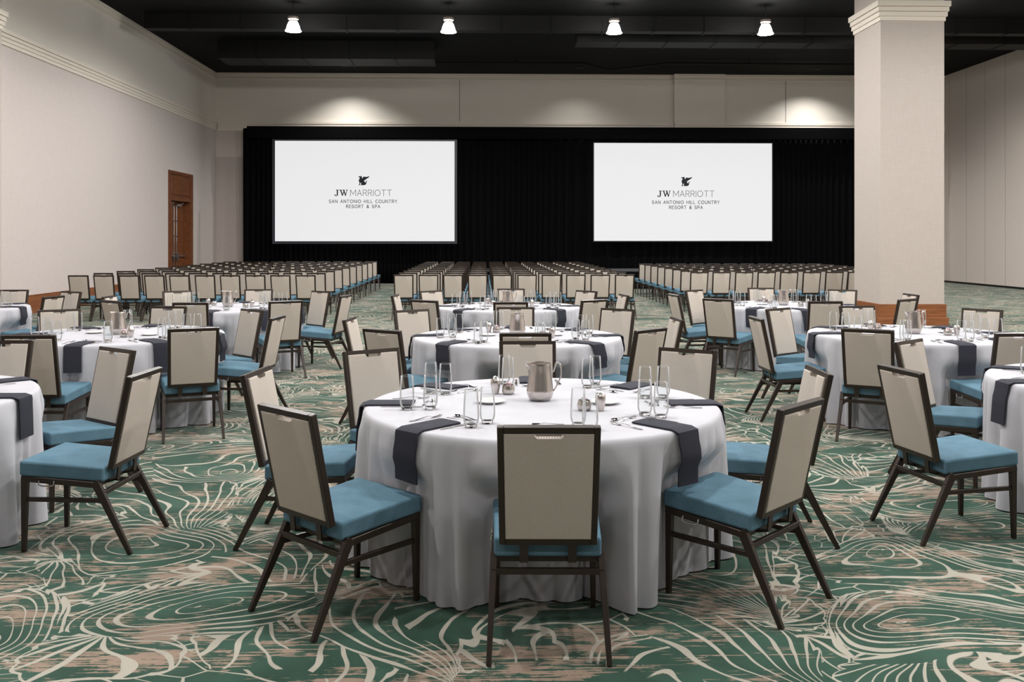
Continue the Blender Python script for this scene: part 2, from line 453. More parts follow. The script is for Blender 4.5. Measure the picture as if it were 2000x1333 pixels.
# ------------------------------------------------------------------ door in the left wall
d = empty('door_1', (XL, (DY0 + DY1) / 2, 0)); d['kind'] = 'structure'
hw = (DY1 - DY0) / 2
REC = -.26
bm = BM(); box(bm, -.28, .02, -hw, -hw + .26, 0, DZ); box(bm, -.28, .02, hw - .26, hw, 0, DZ); box(bm, -.28, .02, -hw + .26, hw - .26, DZ - .10, DZ)
box(bm, -.28, .02, -hw + .26, hw - .26, 2.84, 2.96)
new('door_frame', bm, 'wood_door', d)
bm = BM(); box(bm, -.28, -.02, -hw + .26, hw - .26, 2.96, DZ - .10)
box(bm, -.02, .0, -hw + .34, -.04, 3.04, DZ - .18, .006); box(bm, -.02, .0, .04, hw - .34, 3.04, DZ - .18, .006)
new('transom_panel', bm, 'wood_door', d)
lw_ = hw - .26
for s_ in (-1, 1):
    y0, y1 = (-lw_, -.004) if s_ < 0 else (.004, lw_)
    bm = BM(); box(bm, -.28, -.22, y0, y1, .01, 2.84)
    for k in range(4): box(bm, -.222, -.212, y0 + .1, y1 - .1, .25 + k * .64, .25 + k * .64 + .52, .004)
    leaf = new('door_leaf', bm, 'wood_door', d)
    bm = BM(); box(bm, -.212, -.14, y0 + .03, y1 - .03, 1.02, 1.09, .01); box(bm, -.212, -.12, (y1 - .2 if s_ < 0 else y0 + .04), (y1 - .04 if s_ < 0 else y0 + .2), .93, 1.17, .01)
    o = new('panic_bar', bm, 'chrome', leaf); o['label'] = 'chrome push bar'
    yy = y1 - .12 if s_ < 0 else y0 + .12
    bm = BM(); tube(bm, [(-.18, yy, 1.15), (-.18, yy, 2.72)], .013, 8); tube(bm, [(-.18, yy, .05), (-.18, yy, .95)], .013, 8)
    for z in (1.7, 2.2, 2.7): box(bm, -.212, -.15, yy - .025, yy + .025, z - .02, z + .02)
    o = new('lock_rod', bm, 'chrome', leaf); o['label'] = 'chrome vertical lock rod'
    bm = BM(); box(bm, -.212, -.13, y0 + .15, y0 + .5, 2.68, 2.76, .01); bar(bm, (-.13, y0 + .3, 2.75), (-.08, y0 + .55, 2.79), .02, .02)
    new('door_closer', bm, 'lamphouse', leaf)

# ------------------------------------------------------------------ columns
def column(x0, x1, y0, y1, label, out_r=True):
    t_ = tag(empty('column', ((x0 + x1) / 2, (y0 + y1) / 2, 0)), label, 'column')
    cx, cy = (x0 + x1) / 2, (y0 + y1) / 2; hx, hy = (x1 - x0) / 2, (y1 - y0) / 2
    bm = BM(); box(bm, -hx, hx, -hy, hy, .38, ZC); new('shaft', bm, 'column', t_)
    bm = BM()
    for z0, z1, e in ((5.70, 5.78, .02), (5.78, 5.86, .045), (5.86, 5.87, .03), (5.87, 5.95, .065), (5.95, 5.96, .05), (5.96, 6.06, .09)):
        box(bm, -hx - e, hx + e, -hy - e, hy + e, z0, z1)
    new('capital', bm, 'trim_paint', t_)
    bm = BM(); box(bm, -hx - .06, hx + .06, -hy - .06, hy + .06, 0, .155, .006); box(bm, -hx - .03, hx + .03, -hy - .03, hy + .03, .155, .40, .004)
    o = new('plinth', bm, 'wood_col', t_); o['label'] = 'cherry wood base'
    return t_
column(7.37, 8.575, 17.13, 18.36, 'square beige column with stepped capital and wooden base, right of the dining tables')
column(XL + .001, -9.44, 17.08, 18.36, 'beige half column on the left wall, cut off by the picture edge')

# ------------------------------------------------------------------ drapes
cur = tag(empty('curtain', (0, 0, 0)), 'long black pleated curtain across the back wall behind the two screens', 'curtain')
def drape(name, x0, x1, y, z0, z1, amp, pitch, label):
    bm = BM(); n_ = int((x1 - x0) / .035); rows = 8; g_ = []
    rnd = random.Random(3)
    ph = 0; P_ = []
    for i in range(n_ + 1):
        ph += .035 / pitch * 2 * PI * (1 + .45 * math.sin(i * .011) + .3 * math.sin(i * .047)); P_.append(ph)
    for j in range(rows + 1):
        z = z0 + (z1 - z0) * j / rows
        k = 1 - .35 * (j / rows)
        g_.append([bm.verts.new((x0 + (x1 - x0) * i / n_, y + k * amp * math.sin(P_[i] + .25 * math.sin(j * .9 + i * .02)), z)) for i in range(n_ + 1)])
    for j in range(rows):
        for i in range(n_): bm.faces.new((g_[j][i], g_[j][i + 1], g_[j + 1][i + 1], g_[j + 1][i]))
    o = new(name, bm, 'drape', cur, smooth=True)
    so = o.modifiers.new('thickness', 'SOLIDIFY'); so.thickness = .006
drape('drape_panel', -8.77, 15.9, 33.75, .01, 5.62, .07, .24, '')
bm = BM(); box(bm, -8.55, 15.95, 33.42, 33.60, 5.24, 5.66, .01)
new('valance', bm, 'drape', cur)
bm = BM()
for x in (-8.6, -5.5, -2.4, .7, 3.8, 6.9, 10, 13, 15.85): tube(bm, [(x, 33.88, 0), (x, 33.88, 5.6)], .022, 8)
tube(bm, [(-8.6, 33.88, 5.56), (15.85, 33.88, 5.56)], .022, 8)
new('pipe_stand', bm, 'black', cur)

# ------------------------------------------------------------------ stage riser
st = tag(empty('stage_riser', (6, 30.95, 0)), 'low black stage riser in front of the curtain, behind the theatre chairs', 'stage')
bm = BM(); box(bm, -6.5, 6.5, -1.05, 1.05, .56, .60); new('deck', bm, 'stage', st)
bm = BM(); box(bm, -6.48, 6.48, -1.03, 1.03, 0, .56); new('skirt', bm, 'drape', st)

# ------------------------------------------------------------------ lettering as strokes
def arc(cx, cy, rx, ry, a0, a1, n_=10):
    return [(cx + rx * math.cos(math.radians(a0 + (a1 - a0) * i / n_)), cy + ry * math.sin(math.radians(a0 + (a1 - a0) * i / n_))) for i in range(n_ + 1)]
GL = {
 'A': (.72, [[(0, 0), (.36, 1), (.72, 0)], [(.13, .35), (.59, .35)]]),
 'S': (.6, [arc(.3, .75, .27, .25, 20, 270) + arc(.3, .25, .29, .25, 90, -160)]),
 'N': (.68, [[(0, 0), (0, 1), (.68, 0), (.68, 1)]]),
 'T': (.7, [[(0, 1), (.7, 1)], [(.35, 1), (.35, 0)]]),
 'O': (.86, [arc(.43, .5, .43, .5, 0, 360, 22)]),
 'I': (.02, [[(.01, 0), (.01, 1)]]),
 'H': (.66, [[(0, 0), (0, 1)], [(.66, 0), (.66, 1)], [(0, .52), (.66, .52)]]),
 'L': (.5, [[(0, 1), (0, 0), (.5, 0)]]),
 'C': (.72, [arc(.42, .5, .42, .5, 50, 310, 18)]),
 'U': (.66, [[(0, 1)] + arc(.33, .33, .33, .33, 180, 360) + [(.66, 1)]]),
 'R': (.6, [[(0, 0), (0, 1), (.32, 1)] + arc(.32, .74, .26, .26, 90, -90) + [(0, .48)], [(.3, .48), (.6, 0)]]),
 'Y': (.66, [[(0, 1), (.33, .48), (.66, 1)], [(.33, .48), (.33, 0)]]),
 'E': (.52, [[(.52, 1), (0, 1), (0, 0), (.52, 0)], [(0, .52), (.46, .52)]]),
 'P': (.58, [[(0, 0), (0, 1), (.32, 1)] + arc(.32, .72, .26, .28, 90, -90) + [(0, .44)]]),
 'M': (.86, [[(0, 0), (0, 1), (.43, .25), (.86, 1), (.86, 0)]]),
 '&': (.7, [[(.7, 0), (.22, .62)] + arc(.34, .8, .16, .2, 200, -20, 8) + [(.2, .42)] + arc(.26, .24, .22, .24, 110, 320, 10) + [(.66, .5)]]),
 ' ': (.35, []),
}
def text_mesh(bm, s_, x0, z0, x1, h, th, y, track=.22):
    ws = [GL[c][0] for c in s_]
    total = sum(ws) + track * (len(s_) - 1)
    k = (x1 - x0) / total; x = x0
    for c, w_ in zip(s_, ws):
        for st_ in GL[c][1]:
            pts = [Vector((x + p[0] * k, y, z0 + p[1] * h)) for p in st_]
            for a, b in zip(pts, pts[1:]):
                dd = (b - a)
                if dd.length < 1e-6: continue
                dd = dd.normalized() * th * .45
                nn = Vector((-dd.z, 0, dd.x)).normalized() * th / 2
                q = [bm.verts.new(p_) for p_ in (a - dd + nn, b + dd + nn, b + dd - nn, a - dd - nn)]
                q2 = [bm.verts.new(v.co + Vector((0, .003, 0))) for v in q]
                bm.faces.new(q); bm.faces.new(q2[::-1])
                for i in range(4): bm.faces.new((q[(i + 1) % 4], q[i], q2[i], q2[(i + 1) % 4]))
        x += (w_ + track) * k

def text_words(t_, s_, x0, z0, x1, h, th, y, track):
    k = (x1 - x0) / (sum(GL[c][0] for c in s_) + track * (len(s_) - 1)); x = x0
    for wd in s_.split(' '):
        wl = sum(GL[c][0] for c in wd) + track * (len(wd) - 1)
        bm = BM(); text_mesh(bm, wd, x, z0, x + wl * k, h, th, y, track); new('lettering', bm, 'ink_light', t_)
        x += (wl + track * 2 + GL[' '][0]) * k
def screen(x0, x1, z0, z1, Y, logo_dx, framed, label):
    cx, cz = (x0 + x1) / 2, (z0 + z1) / 2; hw_, hh = (x1 - x0) / 2, (z1 - z0) / 2
    t_ = tag(empty('projection_screen', (cx, Y, 0)), label, 'screen', 'projection screens in front of the black curtain')
    bm = BM(); box(bm, -hw_, hw_, 0, .02, cz - hh, cz + hh); new('screen_surface', bm, 'screen', t_)
    b = .09 if framed else .035
    bm = BM()
    y0 = -.03 if framed else .0
    box(bm, -hw_ - b, -hw_, y0, .06, cz - hh - b, cz + hh + b * .6); box(bm, hw_, hw_ + b, y0, .06, cz - hh - b, cz + hh + b * .6)
    box(bm, -hw_, hw_, y0, .06, cz - hh - b, cz - hh); box(bm, -hw_, hw_, y0, .06, cz + hh, cz + hh + b * .6)
    new('frame', bm, 'screenframe' if framed else 'black', t_)
    for sx in (-1, 1):
        bm = BM(); bar(bm, (sx * (hw_ - .5), .12, 0), (sx * (hw_ - .5), .12, cz + hh), .05, .05); bar(bm, (sx * (hw_ - .5), -.3, .02), (sx * (hw_ - .5), .7, .02), .05, .04)
        bar(bm, (sx * (hw_ - .5), .6, .04), (sx * (hw_ - .5), .12, 1.3), .03, .03)
        new('leg', bm, 'drape', t_)
    # printed image: logo and words; px of the photograph -> metres
    k = (x1 - x0) / 351.0
    X = lambda p: (p - 708.7) * k + logo_dx
    Z = lambda p: cz + (373.3 - p) * k + (.0 if framed else -.0)
    y = -.005
    gr = [(932, 240), (945, 227), (968, 228), (985, 222), (1000, 226), (1001, 262), (1012, 262), (1030, 234), (1078, 240), (1120, 234), (1150, 222), (1140, 246), (1108, 268), (1066, 296), (1042, 316), (1052, 330), (1062, 345), (1078, 345),
          (1072, 330), (1082, 318), (1104, 316), (1108, 324), (1092, 330), (1090, 345), (1088, 368), (1074, 388), (1055, 400), (985, 400), (975, 392), (985, 386), (984, 352), (972, 352), (966, 384), (968, 400), (936, 400), (938, 392), (950, 384), (952, 345), (940, 318), (940, 296), (962, 262), (956, 250), (938, 250)]
    bm = BM(); pts = [(X(699.6 + (p[0] - 932) * .1), Z(343.6 + (p[1] - 222) * .1015)) for p in gr]
    prism(bm, pts, y, y + .003); o = new('winged_animal_emblem', bm, 'ink', t_); o['label'] = 'dark winged seated animal emblem'
    # heavy serif J and W
    bm = BM(); h = 12 * k; z0_ = Z(382.6)
    jx = X(652.6); s_ = 9.5 * k
    def P_(pts, ox, sc_): prism(bm, [(ox + a * sc_, z0_ + b_ * h) for a, b_ in pts], y, y + .003)
    P_([(.32, 1), (.32, .93), (.5, .9), (.5, .18), (.38, .03), (.24, .06), (.26, .2), (.1, .26), (.02, .14), (.1, -.02), (.34, -.07), (.62, .0), (.76, .2), (.76, .9), (.94, .93), (.94, 1)], jx, s_)
    wx = X(662.3); s2 = 16.6 * k
    P_([(0, 1), (0, .94), (.09, .9), (.33, -.02), (.40, -.02), (.55, .52), (.70, -.02), (.77, -.02), (.93, .88), (1, .94), (1, 1), (.76, 1), (.76, .94), (.86, .9), (.75, .3), (.60, .9), (.66, .94), (.66, 1), (.38, 1), (.38, .94), (.45, .9), (.49, .70), (.38, .3), (.25, .9), (.32, .94), (.32, 1)], wx, s2)
    o = new('bold_lettering', bm, 'ink', t_)
    bm = BM(); text_mesh(bm, 'MARRIOTT', X(684.2), Z(382.5), X(764.6), 11.6 * k, .9 * k, y, .24); new('thin_lettering', bm, 'ink_light', t_)
    text_words(t_, 'SAN ANTONIO HILL COUNTRY', X(642.4), Z(396.4), X(775), 5.9 * k, .95 * k, y, .36)
    text_words(t_, 'RESORT & SPA', X(676), Z(406.4), X(741.8), 5.9 * k, .95 * k, y, .36)
    return t_
screen(-7.36, -1.10, 1.54, 5.05, 32.6 + .02, -.07, True, 'left projection screen in a dark raised frame showing the hotel logo')
screen(3.84, 10.21, 1.55, 5.03, 32.85, .09, False, 'right projection screen with hardly any frame showing the hotel logo')

# ------------------------------------------------------------------ ceiling fittings
def duct(x0, x1, y0, y1, z0, label, z1=None):
    bm = BM(); box(bm, x0, x1, y0, y1, z0, z1 or ZC - .004)
    k = x0 + 1.2
    while k < x1 - .2 and (x1 - x0) > (y1 - y0):
        box(bm, k - .02, k + .02, y0 - .02, y1 + .02, z0 - .02, z1 or ZC - .006); k += 1.4
    tag(new('air_duct', bm, 'duct'), label, 'duct')
duct(-8.2, -1.6, 28.6, 29.8, 7.15, 'wide black air duct under the ceiling above the left screen')
duct(2.6, 16.5, 26.4, 27.2, 7.25, 'long black air duct under the ceiling on the right')
duct(-9.2, 16.5, 25.25, 25.6, 7.30, 'black ceiling beam running behind the row of lamps')
bm = BM(); tube(bm, [(-9.0, 31.5, 7.6), (-2, 31.5, 7.6), (3.4, 31.5, 7.6), (4.2, 31.4, 7.35), (6.2, 31.4, 7.6), (15, 31.5, 7.6)], .035, 8)
for x in (-7, -3, 1, 9, 13): tube(bm, [(x, 31.5, 7.6), (x, 31.5, ZC - .004)], .02, 6)
tag(new('conduit_pipe', bm, 'duct'), 'thin black conduit pipe under the ceiling near the back wall', 'pipe')

LX = (-4.95, -.965, 3.33, 7.29)
lp = empty('pendant_lamp')
prof = [(.10, .0), (.12, -.03), (.155, -.12), (.175, -.20), (.20, -.235), (.205, -.245), (.195, -.24), (.165, -.20), (.14, -.11), (.10, -.02), (.0, -.012)]
bm = BM(); lathe(bm, prof, 28); new('lamp_shade', bm, 'lampglass', lp, smooth=True)
bm = BM(); lathe(bm, [(0, .13), (.12, .13), (.135, .12), (.135, .06), (.12, .05), (.10, .03), (.10, .0), (0, .0)], 24); new('housing', bm, 'lamphouse', lp, smooth='auto')
bm = BM(); tube(bm, [(0, 0, .12), (0, 0, .505)], .012, 8); new('stem', bm, 'black', lp)
def lamp_light(x, y, z, W):
    l = bpy.data.lights.new('lamp_light', 'SPOT'); l.energy = W; l.color = LAMP_COL
    l.spot_size = math.radians(178); l.spot_blend = .35; l.shadow_soft_size = .17
    o = bpy.data.objects.new('lamp_light', l); C.objects.link(o); o.location = (x, y, z)
    return o
names = ('left end', 'second from the left', 'third from the left', 'right end')
for i, x in enumerate(LX):
    put(lp, (x, 24.0, 7.21), 0, 'lit white bell-shaped ceiling lamp, %s of the row of four' % names[i] if i in (1, 2) else 'lit white bell-shaped ceiling lamp at the %s of the row of four' % names[i], 'lamp', 'row of lit ceiling lamps')
    lamp_light(x, 24.0, 6.93, LAMP_W)
for y in (29.0, ):
    pass
rows = (17.4, 11.0, 4.8, -2.6)  # last row, behind the camera, is added as weak fill for the chair backs
for j, y in enumerate(rows):
    for x in (-4.95, -.965, 3.33, 7.29, 11.6):
        if abs(x - 7.29) < .1 and abs(y - 17.4) < .5: continue
        put(lp, (x, y, 7.21), 0, 'unseen lit white lamp above the hall, %s row from the camera, %s from the left' % (('fourth', 'third', 'second', 'first')[j], ('first', 'second', 'third', 'fourth', 'fifth')[(-4.95, -.965, 3.33, 7.29, 11.6).index(x)]), 'lamp', 'ceiling lamps above the dining tables')
        lamp_light(x, y, 6.93, LAMP_W * (1 if y > 0 else .3) * (1.7 if x > 11 else 1))
put(lp, (11.6, 24.0, 7.21), 0, 'lit white ceiling lamp hidden behind the square column', 'lamp', 'ceiling lamps above the dining tables')
lamp_light(11.6, 24.0, 6.93, LAMP_W * 1.7)
# recessed downlights close to the back wall
dl = empty('downlight')
bm = BM(); lathe(bm, [(.12, -.001), (.12, -.02), (.09, -.022), (.08, -.006), (0, -.006)], 20); new('trim_ring', bm, 'black', dl, smooth='auto')
for x, W, nm in ((-4.95, 620, 'left'), (3.33, 130, 'middle'), (11.9, 680, 'right')):
    put(dl, (x, 32.9, ZC), 0, 'small black downlight set in the ceiling near the back wall, %s of three' % nm, 'lamp', 'downlights by the back wall')
    l = bpy.data.lights.new('downlight_light', 'SPOT'); l.energy = W; l.color = (1, .97, .94); l.spot_size = math.radians(126); l.spot_blend = 1; l.shadow_soft_size = .05
    o = bpy.data.objects.new('downlight_light', l); C.objects.link(o); o.location = (x, 32.9, ZC - .05)

# ------------------------------------------------------------------ banquet chair
BB, BT = Vector((0, -.245, .425)), Vector((0, -.347, .905))      # back: bottom and top centre
def back_pt(x, t_, off): # t 0..1 up the back, off = forward offset
    d_ = (BT - BB); n_ = Vector((0, d_.z, -d_.y)).normalized()
    return BB + d_ * t_ + Vector((x, 0, 0)) + n_ * off
def to_back(bm, verts):
    d_ = (BT - BB); L = d_.length; d_ = d_ / L; n_ = Vector((0, d_.z, -d_.y))
    for v in verts: v.co = BB + Vector((v.co.x, 0, 0)) + d_ * v.co.z + n_ * v.co.y
BL = (BT - BB).length
def m_back_frame(bev=.003):
    bm = BM(); w_, b_ = .198, .026
    box(bm, -w_, -w_ + b_, -.015, .015, 0, BL, bev, 1); box(bm, w_ - b_, w_, -.015, .015, 0, BL, bev, 1)
    box(bm, -w_ + b_, w_ - b_, -.015, .015, 0, b_, bev and .001, 1); box(bm, -w_ + b_, w_ - b_, -.015, .015, BL - b_, BL, bev and .001, 1)
    for v in bm.verts: v.co.x *= 1 - .035 * (1 - v.co.z / BL)
    to_back(bm, bm.verts); return bm
def m_back_panel(simple=False):
    bm = BM(); w_, b0, b1 = .173, .025, BL - .0255; nw, nh = .056, .027
    pts = [(-w_, b0), (w_, b0), (w_, b1), (nw, b1), (nw, b1 - nh + .008), (nw - .008, b1 - nh), (-nw + .008, b1 - nh), (-nw, b1 - nh + .008), (-nw, b1), (-w_, b1)]
    if simple:
        prism(bm, pts, -.012, .02)
    else:
        fa, fb, sd = prism(bm, pts, -.018, .026)
        bmesh.ops.bevel(bm, geom=list(fa.edges) + list(fb.edges), offset=.007, segments=3, profile=.6, affect='EDGES')
    for v in bm.verts: v.co.x *= 1 - .035 * (1 - v.co.z / BL)
    to_back(bm, bm.verts); return bm
def m_seat(simple=False):
    bm = BM()
    vs = box(bm, -.228, .228, -.222, .215, .405, .482)
    for v in bm.verts:
        if v.co.y < 0: v.co.x *= .93
    if not simple:
        bmesh.ops.subdivide_edges(bm, edges=bm.edges[:], cuts=5, use_grid_fill=True)
        for v in bm.verts:
            if v.co.z > .47:
                v.co.z += .009 * max(0, (1 - (v.co.x / .228) ** 2)) * max(0, (1 - (v.co.y / .222) ** 2))
        es = [e for e in bm.edges if e.is_manifold and e.calc_face_angle(0) > .9]
        bmesh.ops.bevel(bm, geom=es, offset=.013, segments=3, profile=.55, affect='EDGES')
    for v in bm.verts: v.co.z -= .008 + .034 * (.215 - v.co.y) / .437
    return bm
def legbm(fr, sx):
    bm = BM()
    if fr: bar(bm, (sx * .208, .192, .384), (sx * .212, .196, 0), .030, .034, .021, .022, up=(0, 1, 0), bev=.002)
    else: bar(bm, (sx * .213, -.180, .368), (sx * .229, -.372, 0), .028, .042, .020, .023, up=(0, 1, 0), bev=.002)
    return bm
def m_seat_frame():
    bm = BM()
    for s_ in (-1, 1): bar(bm, (s_ * .212, .208, .382), (s_ * .213, -.20, .350), .026, .030, bev=.002)
    bar(bm, (-.20, .196, .380), (.20, .196, .380), .022, .028); bar(bm, (-.2, -.185, .350), (.2, -.185, .350), .024, .026)
    bar(bm, (-.1, .19, .380), (-.1, -.18, .350), .02, .018); bar(bm, (.1, .19, .380), (.1, -.18, .350), .02, .018)
    return bm
def m_stretch():
    bm = BM()
    for s_ in (-1, 1): bar(bm, (s_ * .209, .190, .272), (s_ * .219, -.236, .272), .016, .022, bev=.001)
    bar(bm, (-.222, -.222, .308), (.222, -.222, .308), .018, .024, bev=.001)
    return bm
def make_chair():
    t_ = empty('banquet_chair')
    o = new('seat', m_seat(), 'blue', t_, smooth='auto'); o['label'] = 'blue upholstered seat'
    new('back_frame', m_back_frame(), 'frame', t_)
    o = new('back_panel', m_back_panel(), 'weave', t_, smooth='auto'); o['label'] = 'beige woven back panel with hand slot'
    for fr in (True, False):
        for sx in (-1, 1): new('leg', legbm(fr, sx), 'frame', t_)
    new('seat_frame', m_seat_frame(), 'frame', t_); new('stretcher', m_stretch(), 'frame', t_)
    for sx in (-1, 1):
        bm = BM()
        bar(bm, (sx * .095, -.252, .445), (sx * .095, -.243, .352), .034, .008, up=(0, 1, 0)); bar(bm, (sx * .095, -.247, .354), (sx * .095, -.17, .334), .034, .008)
        new('back_bracket', bm, 'frame', t_)
    bm = BM(); tube(bm, [(-.226, .11, .372), (-.232, .11, .352), (-.234, .09, .347), (-.234, .05, .347), (-.232, .03, .352), (-.226, .03, .372)], .0035, 6)
    o = new('link_bracket', bm, 'chrome', t_); o['label'] = 'chrome chair-linking hook'
    return t_
def make_far_chair():
    t_ = empty('banquet_chair')
    new('seat', m_seat(True), 'blue', t_); new('back_frame', m_back_frame(0), 'frame', t_); new('back_panel', m_back_panel(True), 'weave', t_)
    bm = BM()
    for fr in (True, False):
        for sx in (-1, 1):
            if fr: bar(bm, (sx * .208, .192, .384), (sx * .212, .196, 0), .030, .034, .021, .022, up=(0, 1, 0))
            else: bar(bm, (sx * .213, -.180, .368), (sx * .229, -.372, 0), .028, .042, .020, .023, up=(0, 1, 0))
    for s_ in (-1, 1):
        bar(bm, (s_ * .212, .208, .382), (s_ * .213, -.20, .350), .026, .030); bar(bm, (s_ * .209, .190, .272), (s_ * .219, -.236, .272), .016, .022)
    bar(bm, (-.2, -.185, .350), (.2, -.185, .350), .024, .026); bar(bm, (-.222, -.222, .308), (.222, -.222, .308), .018, .024)
    new('leg_frame', bm, 'frame', t_)
    return t_
chair = make_chair(); far_chair = make_far_chair()

# ------------------------------------------------------------------ tables: centre, name
TABLES = {
 'C1': (.29, 4.86, 'nearest centre table'), 'C2': (.28, 8.27, 'middle centre table'), 'C3': (.28, 11.9, 'far centre table'),
 'L1': (-3.46, 5.15, 'nearest left table'), 'L2': (-3.33, 8.5, 'middle left table'), 'L3': (-3.28, 11.9, 'far left table'), 'LL': (-6.78, 11.9, 'leftmost table by the wall'),
 'R1': (4.05, 5.5, 'nearest right table'), 'R2': (3.90, 8.36, 'middle right table'), 'R3': (3.88, 12.0, 'far right table')}
SEATN = {270: 'front', 225: 'front left', 180: 'left', 135: 'back left', 90: 'back', 45: 'back right', 0: 'right', 315: 'front right'}
# seat: (table, seat angle): (x, y of the middle of the back's top edge, facing in degrees)
CH = {('C1', 270): (.24, 3.53, 88), ('C1', 225): (-.84, 3.92, 46), ('C1', 180): (-1.25, 5.08, -7), ('C1', 135): (-.74, 6.0, -56), ('C1', 90): (.29, 6.47, -89),
 ('C1', 45): (1.31, 5.98, -123), ('C1', 0): (1.82, 5.02, 178), ('C1', 315): (1.37, 3.99, 135),
 ('C2', 270): (.30, 7.03, 88), ('C2', 225): (-.82, 7.33, 54), ('C2', 180): (-1.23, 8.38, -6), ('C2', 135): (-.75, 9.35, -58), ('C2', 90): (.31, 9.69, -91),
 ('C2', 45): (1.35, 9.45, -128), ('C2', 0): (1.72, 8.30, -177), ('C2', 315): (1.31, 7.32, 132),
 ('C3', 270): (.28, 10.47, 89), ('C3', 225): (-.72, 10.83, 56), ('C3', 180): (-1.16, 11.85, -6), ('C3', 135): (-.76, 12.80, -50), ('C3', 90): (.36, 13.30, -92),
 ('C3', 45): (1.39, 12.75, -140), ('C3', 0): (1.77, 11.84, -172), ('C3', 315): (1.27, 10.83, 124),
 ('L1', 0): (-1.83, 5.04, 176), ('L1', 45): (-2.40, 6.12, -128), ('L1', 90): (-3.38, 6.62, -91),
 ('L2', 270): (-3.39, 6.98, 90), ('L2', 315): (-2.34, 7.50, 112), ('L2', 0): (-1.91, 8.57, 174), ('L2', 45): (-2.36, 9.45, -135), ('L2', 90): (-3.35, 9.90, -95),
 ('L2', 135): (-4.31, 9.50, -62), ('L2', 180): (-4.80, 8.5, 0), ('L2', 225): (-4.35, 7.45, 45),
 ('L3', 180): (-4.71, 11.73, 0), ('L3', 225): (-4.34, 10.85, 52), ('L3', 135): (-4.23, 12.85, -62), ('L3', 90): (-3.22, 13.25, -84), ('L3', 270): (-3.31, 10.49, 92),
 ('L3', 315): (-2.30, 10.74, 116), ('L3', 0): (-1.77, 11.80, 168), ('L3', 45): (-2.25, 12.75, -132),
 ('LL', 90): (-6.61, 13.2, -88), ('LL', 0): (-5.37, 11.69, 168), ('LL', 45): (-5.62, 12.75, -118),
 ('R2', 225): (3.01, 7.24, 60), ('R2', 270): (4.05, 6.93, 94), ('R2', 180): (2.45, 8.36, 1), ('R2', 135): (3.00, 9.46, -53), ('R2', 90): (3.95, 9.78, -84), ('R2', 45): (5.05, 9.30, -138),
 ('R3', 270): (3.88, 10.50, 89), ('R3', 225): (2.76, 10.97, 50), ('R3', 180): (2.41, 11.87, 8), ('R3', 135): (2.90, 12.88, -49), ('R3', 90): (4.01, 13.42, -93),
 ('R3', 45): (5.01, 12.9, -122), ('R3', 0): (5.50, 11.85, -178), ('R3', 315): (4.99, 10.85, 126),
 ('R1', 180): (2.28, 5.05, 10), ('R1', 135): (2.97, 6.45, -50)}
TH = .755
chairs_of = {k: [] for k in TABLES}
for (tk, a), (x, y, fd) in CH.items():
    fx, fy = math.cos(math.radians(fd)), math.sin(math.radians(fd))
    cx, cy = x + fx * .347, y + fy * .347          # seat centre
    X0, Y0, nm = TABLES[tk]
    # keep the seat front outside the table pedestal, touching the cloth
    chairs_of[tk].append((cx - X0, cy - Y0, fx, fy))
    if in_view(x, y, .7, 120) or in_view(cx, cy, .4, 120):
        put(chair, (cx, cy, 0), math.radians(fd) - PI / 2, 'dark-framed blue-seated chair, %s seat of the %s' % (SEATN[a], nm), 'chair', 'chairs around the round tables')

# ------------------------------------------------------------------ tablecloths
R0 = .915
def cloth_fn(tk, seed):
    rnd = random.Random(seed)
    fq = [(rnd.choice((17, 18, 19)), rnd.uniform(0, 6.3), .55), (rnd.choice((28, 30, 31)), rnd.uniform(0, 6.3), .42), (5, rnd.uniform(0, 6.3), .2)]
    ch = chairs_of[tk]
    def r(a, z):
        t_ = max(0, min(1, (TH - .01 - z) / (TH - .01)))
        f = sum(am * (2 * abs(math.sin((q * a + p + .35 * math.sin(2 * a + p)) / 2)) ** .75 - 1) for q, p, am in fq)
        v = R0 + .012 + .012 * t_ + (.040 + .06 * t_) * t_ ** .36 * f * min(1, t_ * 9) - .045 * t_
        ca, sa = math.cos(a), math.sin(a)
        for cx, cy, fx, fy in ch:
            # front line of the seat: points p with (p-c).f = .225 ; cloth stays beyond that
            k = cx * fx + cy * fy + .232                # (p.f) must be >= k ; p.f = r*(a.f)
            af = ca * fx + sa * fy
            if af >= -.2: continue
            lim = k / af
            lat = abs((ca * lim - cx) * -fy + (sa * lim - cy) * fx)
            wl = 1 - max(0, min(1, (lat - .240) / .08))
            wz = 1 - max(0, min(1, (z - .49) / .14)); wz = wz * wz * (3 - 2 * wz)
            if lim < v and wl > 0: v -= (v - lim + .06 * t_ ** .6 * (.9 - f) * .7) * wl * wz
        return v
    return r
CLOTH = {}
table_first = None
